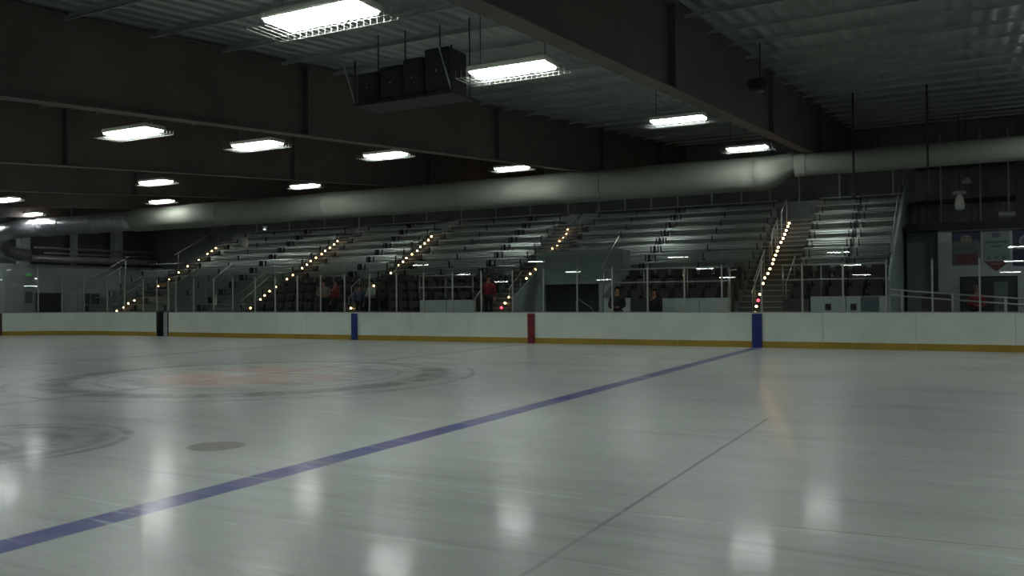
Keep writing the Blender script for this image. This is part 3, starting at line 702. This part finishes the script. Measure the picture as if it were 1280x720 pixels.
banner(13.25, .95, 2.62, 3.86, 'dark sunburst banner with navy top, left of the pennant', 'sun')
banner(14.22, .86, 2.75, 3.86, 'pale banner with a red pointed tail', 'pennant')
banner(15.2, .92, 2.55, 3.86, 'navy banner with a round emblem at the right edge', 'round')
t = thing('service_doorway', 'dark wide doorway with one pale door leaf under the banners', 'doorway', (13.95, 9.79, 0))
link('opening_shade_plate', box(B(), -.87, .87, -.012, 0, 0, 2.15), M['dark'], t); link('door_leaf', box(B(), .18, .62, -.04, -.013, 0, 1.98), M['doorlight'], t); link('door_frame', box(B(), -.93, .93, -.007, 0, 0, 2.2), M['black'], t)  # flat dark plate on the wall stands in for the shaded recess
# steel column
bm = B(); box(bm, -.2, .2, -.15, .15, 0, 3.0); o = link('steel_column', bm, M['black'], None, loc=(15.08, 9.95, 4.26)); tag(o, 'black steel column standing on the dark band at the right edge', 'column')
for z, lb in ((6.8, 'upper dark girt on the wall above the banners'), (5.35, 'lower dark girt on the wall above the banners')):
    o = link('wall_girt', box(B(), -6, 6, -.15, 0, 0, .16), M['black'], None, loc=(17.4, 13.95, z)); tag(o, lb, 'girt')
for x in (12.35, 13.8, 14.8):
    o = link('wall_stud', box(B(), -.03, .03, -.05, 0, 0, 4.0), M['purlin'] if x != 13.8 else M['alu'], None, loc=(x, 13.7, 4.27)); tag(o, {12.35: 'thin upright strip above the banner wall nearest the stands', 13.8: 'bright thin upright strip above the sunburst banner', 14.8: 'thin upright strip above the pennant'}[x], 'strip')
duct('foil_duct', 'short shiny duct above the banners at the right edge', 14.35, 18.5, 10.6, 4.5, .16, M['foil'], (15.9,))
t = thing('hanging_bag', 'pale teardrop bag hanging from a bracket above the sunburst banner', 'bag', (13.05, 10.3, 4.72))
link('bag_body', lathe(B(), [(.06, 0), (.15, .05), (.18, .2), (.15, .4), (.08, .58), (.05, .62)]), M['white'], t, True); link('bracket', box(B(), -.22, .22, -.06, .06, .62, .74, bev=.02), M['alu'], t)
link('hanger', tube(B(), [(0, 0, .74), (0, 0, roofz(10.3)-4.72-.02)], .015), M['bracket'], t)
t = thing('spot_fixture', 'round glinting fixture above the hanging bag', 'lamp', (13.3, 10.3, 5.72))
link('reflector', lathe(B(), [(.19, 0), (.17, .1), (.1, .2), (.05, .26)]), M['foil'], t, True); link('stem', tube(B(), [(0, 0, .26), (0, 0, roofz(10.3)-5.72-.02)], .012), M['bracket'], t)
# ramp with railings close behind the boards
t = thing('ramp_railing', 'descending two-bar ramp railing behind the boards at the right', 'railing', (0, 2.0, 0))
rp = lambda x: 1.72-.088*(x-11.0)
link('rail', tube(B(), [(11.15, 0, rp(11.15)), (16.5, 0, rp(16.5))], .026), M['alu'], t, True); link('rail', tube(B(), [(11.15, 0, rp(11.15)-.17), (16.5, 0, rp(16.5)-.17)], .026), M['alu'], t, True)
for x in (11.5, 12.85, 14.2, 15.6): link('rail_post', tube(B(), [(x, 0, max(0, .40-.088*(x-11.15))), (x, 0, rp(x))], .035), M['alu'], t, True)
o = link('ramp', prism(B(), [(1.9, 0), (3.2, 0), (3.2, .01), (1.9, .01)], 0, .02), M['ramp']); bpy.data.objects.remove(o)
bm = B(); a_ = [bm.verts.new(p) for p in ((11.15, 1.9, 0), (15.6, 1.9, 0), (11.15, 1.9, .40), (11.15, 3.2, 0), (15.6, 3.2, 0), (11.15, 3.2, .40))]
for q in ((0, 1, 2), (3, 5, 4), (0, 3, 4, 1), (1, 4, 5, 2), (2, 5, 3, 0)): bm.faces.new([a_[i] for i in q])
tag(link('ramp', bm, M['ramp']), 'low concrete ramp behind the boards at the right', 'ramp')
t = thing('storage_bin', 'dark brown bin behind the ramp railing beside the end wall', 'bin', (12.4, 4.6, 0)); link('body', box(B(), -.45, .45, -.3, .3, 0, 1.5, bev=.03), M['seatred'], t); link('lid', box(B(), -.47, .47, -.32, .32, 1.5, 1.58, bev=.02), M['seat'], t)
# hanging black rods in front of the narrow duct
for x, y, zb, lb in ((10.35, .45, 4.45, 'long black hanging rod nearer the stands end wall'), (12.3, .45, 4.35, 'long black hanging rod further right with a loop end')):
    t = thing('hanging_rod', lb, 'rod', (x, y, zb)); link('rod', tube(B(), [(0, 0, 0), (0, 0, roofz(y)-zb-.02)], .03), M['black'], t); link('clamp', box(B(), -.06, .06, -.06, .06, -.06, .02), M['bracket'], t)

# ------------------------------------------------------------------ ceiling lamps
lamp0 = None
def lamp(x, y, label, group='rectangular ceiling lamps', z=None):
    global lamp0
    z = lampz(y) if z is None else z
    drop = roofz(y)-z-.02
    if lamp0 is None:
        t = thing('ceiling_lamp', label, 'ceiling lamp', (x, y, z), 0, group)
        bm = B(); box(bm, -.60, .60, -.225, .225, .03, .10, bev=.01); link('housing', bm, M['white'], t)
        for k in (-1, 0, 1):
            bm = B(); box(bm, k*.392-.178, k*.392+.178, -.20, .20, .0, .028, bev=.008); link('lamp_panel', bm, M['lamp'], t)
        link('added_uplight', box(B(), -.55, .55, -.03, .03, .101, .106), M['uplight'], t)  # glowing strip added to throw light up on roof and rafters
        bm = B()
        for j in range(-9, 10): tube(bm, [(j*.083, -.26, .06), (j*.083, -.26, -.06), (j*.083, .26, -.06), (j*.083, .26, .06)], .002, 4)
        for yy_ in (-.26, -.1, .1, .26): tube(bm, [(-.75, yy_, -.06), (.75, yy_, -.06)], .002, 4)
        link('wire_guard', bm, M['cage'], t)
        lamp0 = t
    else:
        t = dup(lamp0, (x, y, z), 0, label, group)
        for c in list(t.children):
            if c.name.startswith('hanging_rod') or c.name.startswith('suspension'): bpy.data.objects.remove(c)
    for sx in (-.5, .5): link('suspension_rod', tube(B(), [(sx, 0, .10), (sx, 0, drop)], .008, 6), M['bracket'], t)
    return t
Cx = CAM.x
vis = [(-2.01*2.80, 2.36*2.80, 'largest bright ceiling lamp, nearest the camera at top left of centre'),
 (-1.755*3.10, 3.335*3.10, 'bright ceiling lamp right of the hanging dark cabinets'),
 (-1.43*3.80, 4.75*3.80, 'bright ceiling lamp under the big rafter, third in the right-hand run'),
 (-1.295*4.36, 5.90*4.36, 'last ceiling lamp of the right-hand run, just above the slumped duct end'),
 (-4.365*3.10, 3.435*3.10, 'bright ceiling lamp at far left above two smaller ones'),
 (-4.04*3.38, 4.115*3.38, 'bright ceiling lamp left of the one under the hanging cabinets'),
 (-3.565*3.77, 4.86*3.77, 'bright ceiling lamp just below the hanging dark cabinets'),
 (-3.095*4.36, 5.86*4.36, 'ceiling lamp overlapping the upper edge of the fabric duct near the middle'),
 (-6.035*3.82, 4.97*3.82, 'small ceiling lamp at left, directly above an even smaller one'),
 (-7.16*4.40, 5.965*4.40, 'very small ceiling lamp touching the fabric duct at left'),
 (-5.145*4.34, 5.815*4.34, 'small ceiling lamp above the duct between the left pair and the middle'),
 (-8.28*3.87, 5.06*3.87, 'small ceiling lamp cut by the left edge of the view'),
 (-9.41*4.45, 6.05*4.45, 'tiny farthest ceiling lamp above the foil duct')]
hs = [2.80, 3.10, 3.80, 4.36, 3.10, 3.38, 3.77, 4.36, 3.82, 4.40, 4.34, 3.87, 4.45]
for (dx, dy, lb), h in zip(vis, hs): lamp(Cx+dx, YC+dy, lb, 'rectangular ceiling lamps', 1.5827+h)
# lamps over the stands, behind the duct, most seen in the ice and on the planks
for x in (8.35, .9, -6.6, -14.2, -21.8, -29.5):  # leftmost one added to brighten the grey end wall
    lamp(x, 7.3, 'ceiling lamp above the stands, hidden behind the long duct', 'ceiling lamps above the stands', 6.38)
# lamps outside the view, partly added for light; rear rows show in the rink glass
for x, y in ((15.5, -19.5), (15.5, -14), (15.5, -8), (15.8, -1.2), (16.3, 5.6), (20.5, 7.0)):  # some added to brighten the banner wall and a dark stretch of ice
    lamp(x, y, 'unseen ceiling lamp beyond the right edge of the view', 'ceiling lamps right of the view')
for y, z in ((-25.0, 3.95), (-31.1, 3.40), (-37.2, 2.90)):
    for x in (15.8, 6.9, -2.4, -12.2, -21.5):
        lamp(x, y, 'ceiling lamp on the camera side, seen as a reflection in the rink glass', 'ceiling lamps behind the camera', z)

for x, y, z in ((-9.1, -15.7, 4.7), (-17.5, -15.7, 4.7), (-27.3, -7.9, 5.4), (-27.3, -15.7, 4.7), (-17.5, -20, 4.3), (-27.3, -22, 4.2), (-9.1, -20, 4.3), (-33.4, .8, 5.9), (-33.4, -8, 5.3)):  # unseen lamps added to brighten the left end of the hall
    lamp(x, y, 'added unseen ceiling lamp beyond the left edge of the view', 'added ceiling lamps left of the view', z)

# hanging platform with cabinets
px, py, pz = CAM.x-8.02, YC+11.7, CAM.z+3.22
t = thing('hanging_platform', 'dark platform hung from the roof under the dark cabinets', 'platform', (px, py, pz))
link('tray', box(B(), -.96, .96, -.32, .32, 0, .05), M['black'], t)
for sx in (-.92, -.35, .35, .92):
    link('hanging_rod', tube(B(), [(sx, .30, .05), (sx, .30, roofz(py)-pz-.02)], .012, 6), M['bracket'], t)
for sx, ex in ((-.95, -1.2), (.95, .72)): link('brace', tube(B(), [(sx, -.31, .03), (ex, -.31, .75)], .014, 6), M['purlin'], t)
for sx in (-.95, .95): link('end_post', tube(B(), [(sx, -.31, .03), (sx, -.31, .76)], .018, 6), M['black'], t)
lbs = ['lowest dark cabinet on the hanging platform, at its left end', 'second dark cabinet from the left on the hanging platform', 'third dark cabinet on the hanging platform', 'tallest dark cabinet on the hanging platform, beside the lamp']
for k, (x, wd, hh, lb) in enumerate(zip((-.70, -.23, .20, .66), (.42, .46, .38, .46), (.48, .53, .60, .70), lbs)):
    q = thing('speaker_cabinet', lb, 'cabinet', (px+x, py-.02, pz+.061)); link('case', box(B(), -wd/2, wd/2, -.28, .28, 0, hh, bev=.02), M['black'], q)
    link('front_grille', box(B(), -wd/2+.05, wd/2-.05, -.295, -.281, .06, hh-.06), M['bracket'], q); link('badge', box(B(), -.015, .015, -.30, -.295, hh*.45, hh*.45+.03), M['alu'], q)
# dark fan-like fixture on the rafter
t = thing('rafter_speaker', 'small dark horn speaker hanging beside the big rafter', 'speaker', (9.55, -8.6, roofz(-8.6)-.95)); link('case', box(B(), -.22, .12, -.15, .15, 0, .2, bev=.03), M['bracket'], t)
link('horn', lathe(B(), [(.07, -.06), (.05, -.02), (.02, 0)]), M['alu'], t, True); link('bracket', tube(B(), [(0, 0, .2), (0, 0, .93)], .015), M['bracket'], t)
# beads / cable along rafter at the left
# small floodlight hanging under the duct
t = thing('small_floodlight', 'small glowing floodlight hanging under the fabric duct', 'lamp', (-13.55, DY+.1, DZ-.545-.28)); link('lens', lathe(B(), [(.055, 0), (.06, .03), (.02, .06)]), M['spot'], t, True)
link('body', box(B(), -.06, .12, -.06, .06, .06, .16, bev=.02), M['white'], t); link('bracket', tube(B(), [(0, 0, .16), (0, 0, .29)], .012), M['bracket'], t)
# oval hanging target and flag
t = thing('hanging_oval', 'pale grey oval shape hanging below the fabric duct above the left bleachers', 'sign', (-18.4, 5.0, 4.42))
link('oval_body', lathe(B(), [(.04, -.30), (.13, -.2), (.17, 0), (.15, .18), (.05, .28)]), M['white'], t, True)
link('cord', tube(B(), [(0, 0, .28), (0, 0, roofz(5.0)-4.42-.02)], .008, 6), M['bracket'], t)
t = thing('pale_flag', 'small pale green flag among the left bleachers', 'flag', (-18.05, 2.6, 1.32)); link('cloth', plate(B(), [(0, .10), (.22, .52), (.30, .16), (.18, 0)], 0, .012), M['white'], t); link('stick', tube(B(), [(-.12, .006, -1.36), (.24, .006, .56)], .012), M['alu'], t)

# ------------------------------------------------------------------ people
def skinmesh(name, joints, edges, radii, m, parent, root=0, sub=1):
    me = bpy.data.meshes.new(name); me.from_pydata([Vector(j) for j in joints], edges, [])
    me.materials.append(m); o = bpy.data.objects.new(name, me); COL.objects.link(o); o.parent = parent
    sk = o.modifiers.new('skin', 'SKIN'); sk.use_smooth_shade = True
    for i, r in enumerate(radii): 
        me.skin_vertices[0].data[i].radius = (r, r) if not isinstance(r, tuple) else r
        me.skin_vertices[0].data[i].use_root = (i == root)
    ss = o.modifiers.new('sub', 'SUBSURF'); ss.levels = sub; ss.render_levels = sub
    return o
def person(loc, rz, label, jacket, legs, hair='hair', pose='stand', sc=1.0):
    t = thing('person', label, 'person', loc, rz); t.scale = (sc, sc, sc)
    sit = pose == 'sit'; hip = .52 if sit else .92
    d = hip-.92
    # body: pelvis, chest, neck, head, arms with hands, legs with feet  (faces -y)
    J = [(0, 0, .95+d), (0, 0, 1.12+d), (0, .01, 1.36+d), (0, 0, 1.49+d), (0, -.01, 1.58+d), (0, -.02, 1.70+d)]
    R = [(.14, .10), (.13, .095), (.15, .10), .055, .075, .075]; Ed = [(0, 1), (1, 2), (2, 3), (3, 4), (4, 5)]
    arms, legsj = [], []
    for s in (-1, 1):
        i = len(J)
        if pose == 'reach' and s == 1: A = [(s*.19, 0, 1.40+d), (s*.30, -.12, 1.22+d), (s*.34, -.36, 1.28+d), (s*.34, -.44, 1.32+d)]
        elif pose == 'cross' or sit: A = [(s*.19, 0, 1.40+d), (s*.25, -.04, 1.13+d), (s*.10, -.24, 1.08+d), (s*.03, -.27, 1.09+d)]
        else: A = [(s*.19, 0, 1.40+d), (s*.25, .01, 1.12+d), (s*.25, -.06, .88+d), (s*.24, -.08, .80+d)]
        J += A; R += [.055, .045, .032, .038]; Ed += [(2, i), (i, i+1), (i+1, i+2), (i+2, i+3)]; arms.append(A)
        # five fingers
        hx, hy, hz = A[3]; dirv = (Vector(A[3])-Vector(A[2])).normalized(); side = Vector((1, 0, 0)) if abs(dirv.x) < .7 else Vector((0, 1, 0))
        for f_ in range(5):
            j = len(J); off = side*(f_-2)*.016; ln_ = (.05, .075, .085, .078, .06)[f_]
            J += [tuple(Vector(A[3])+off+dirv*.03), tuple(Vector(A[3])+off*1.2+dirv*(.03+ln_)+Vector((0, -.012, 0)))]
            R += [.010, .008]; Ed += [(i+3, j), (j, j+1)]
    for s in (-1, 1):
        i = len(J)
        if sit: A = [(s*.09, -.02, .93+d), (s*.11, -.44, .50), (s*.11, -.46, .10), (s*.12, -.60, .05)]
        else: A = [(s*.09, 0, .90), (s*.10, -.02+.03*s, .50), (s*.10, .02+.03*s, .09), (s*.11, -.13+.03*s, .05)]
        J += A; R += [.085, .058, .04, .038]; Ed += [(0, i), (i, i+1), (i+1, i+2), (i+2, i+3)]; legsj.append(A)
    skinmesh('body', J, Ed, R, M['skin'], t)
    # jacket
    JJ = [(0, 0, .88+d), (0, 0, 1.12+d), (0, .01, 1.36+d), (0, 0, 1.46+d)]; RR = [(.185, .135), (.17, .125), (.18, .13), (.08, .08)]; E2 = [(0, 1), (1, 2), (2, 3)]
    for A in arms:
        i = len(JJ); JJ += A[:3]; RR += [.078, .065, .052]; E2 += [(2, i), (i, i+1), (i+1, i+2)]
    skinmesh('jacket', JJ, E2, RR, M[jacket], t)
    JJ = [(0, 0, .93+d)]; RR = [(.16, .12)]; E2 = []
    for A in legsj:
        i = len(JJ); JJ += A[:3]; RR += [.10, .075, .06]; E2 += [(0, i), (i, i+1), (i+1, i+2)]
    skinmesh('trousers', JJ, E2, RR, M[legs], t)
    for A in legsj:
        bm = B(); x, y, z = A[3]; box(bm, x-.045, x+.045, y-.08, y+.19, z-.05, z+.05, bev=.025); link('shoe', bm, M['bracket'], t, True)
    bm = B(); bmesh.ops.create_uvsphere(bm, u_segments=14, v_segments=10, radius=.105)
    for v in bm.verts: v.co = Vector((v.co.x*.95, v.co.y*1.1+.02, v.co.z*1.05+1.665+d))
    bmesh.ops.delete(bm, geom=[v for v in bm.verts if v.co.y < -.03 and v.co.z < 1.70+d or v.co.z < 1.58+d], context='VERTS')
    link('hair', bm, M[hair], t, True)
    # face
    bm = B()
    box(bm, -.045, -.02, -.098, -.09, 1.655+d, 1.668+d); box(bm, .02, .045, -.098, -.09, 1.655+d, 1.668+d); link('eyes', bm, M['bracket'], t)
    bm = B(); plate(bm, [(-.012, 1.615+d), (.012, 1.615+d), (.005, 1.65+d), (-.005, 1.65+d)], -.118, -.085); link('nose', bm, M['skin'], t)
    link('mouth', box(B(), -.024, .024, -.098, -.088, 1.588+d, 1.596+d), M['maroon'], t)
    return t
person((-3.55, 3.3, .71), .5, 'person in a red jacket standing on the stair behind the red pad', 'jred', 'trouser', pose='stand', sc=1.0)
person((-11.25, 3.25, .585), -.3, 'person in a bright red top facing the rink left of the far blue pad', 'jred', 'trouser', pose='reach', sc=1.05)
person((-12.0, 3.35, .61), .6, 'person in a beige jacket left of the bright red top', 'jbeige', 'trouser', pose='cross', sc=1.04)
person((-9.98, 3.3, .61), .4, 'person in a dark blue jacket beside the pale grey one', 'jblue', 'trouser', pose='stand', sc=.9)
person((-9.4, 3.4, .61), -.2, 'person in a pale grey jacket right of the dark blue jacket', 'jgrey', 'trouser', pose='cross', sc=1.0)
person((2.3, 2.2, .0), .1, 'person in a black coat behind the glass right of the tunnel', 'jblack', 'trouser', pose='cross', sc=1.1)
person((3.6, 2.4, .0), -.3, 'person in a dark coat behind the glass in front of the pale panels', 'jblack', 'trouser', pose='stand', sc=1.05)
person((13.55, 8.9, -.04), .2, 'person in a red jacket at the doorway under the sunburst banner', 'jred', 'trouser', hair='jbeige', pose='cross', sc=1.08)
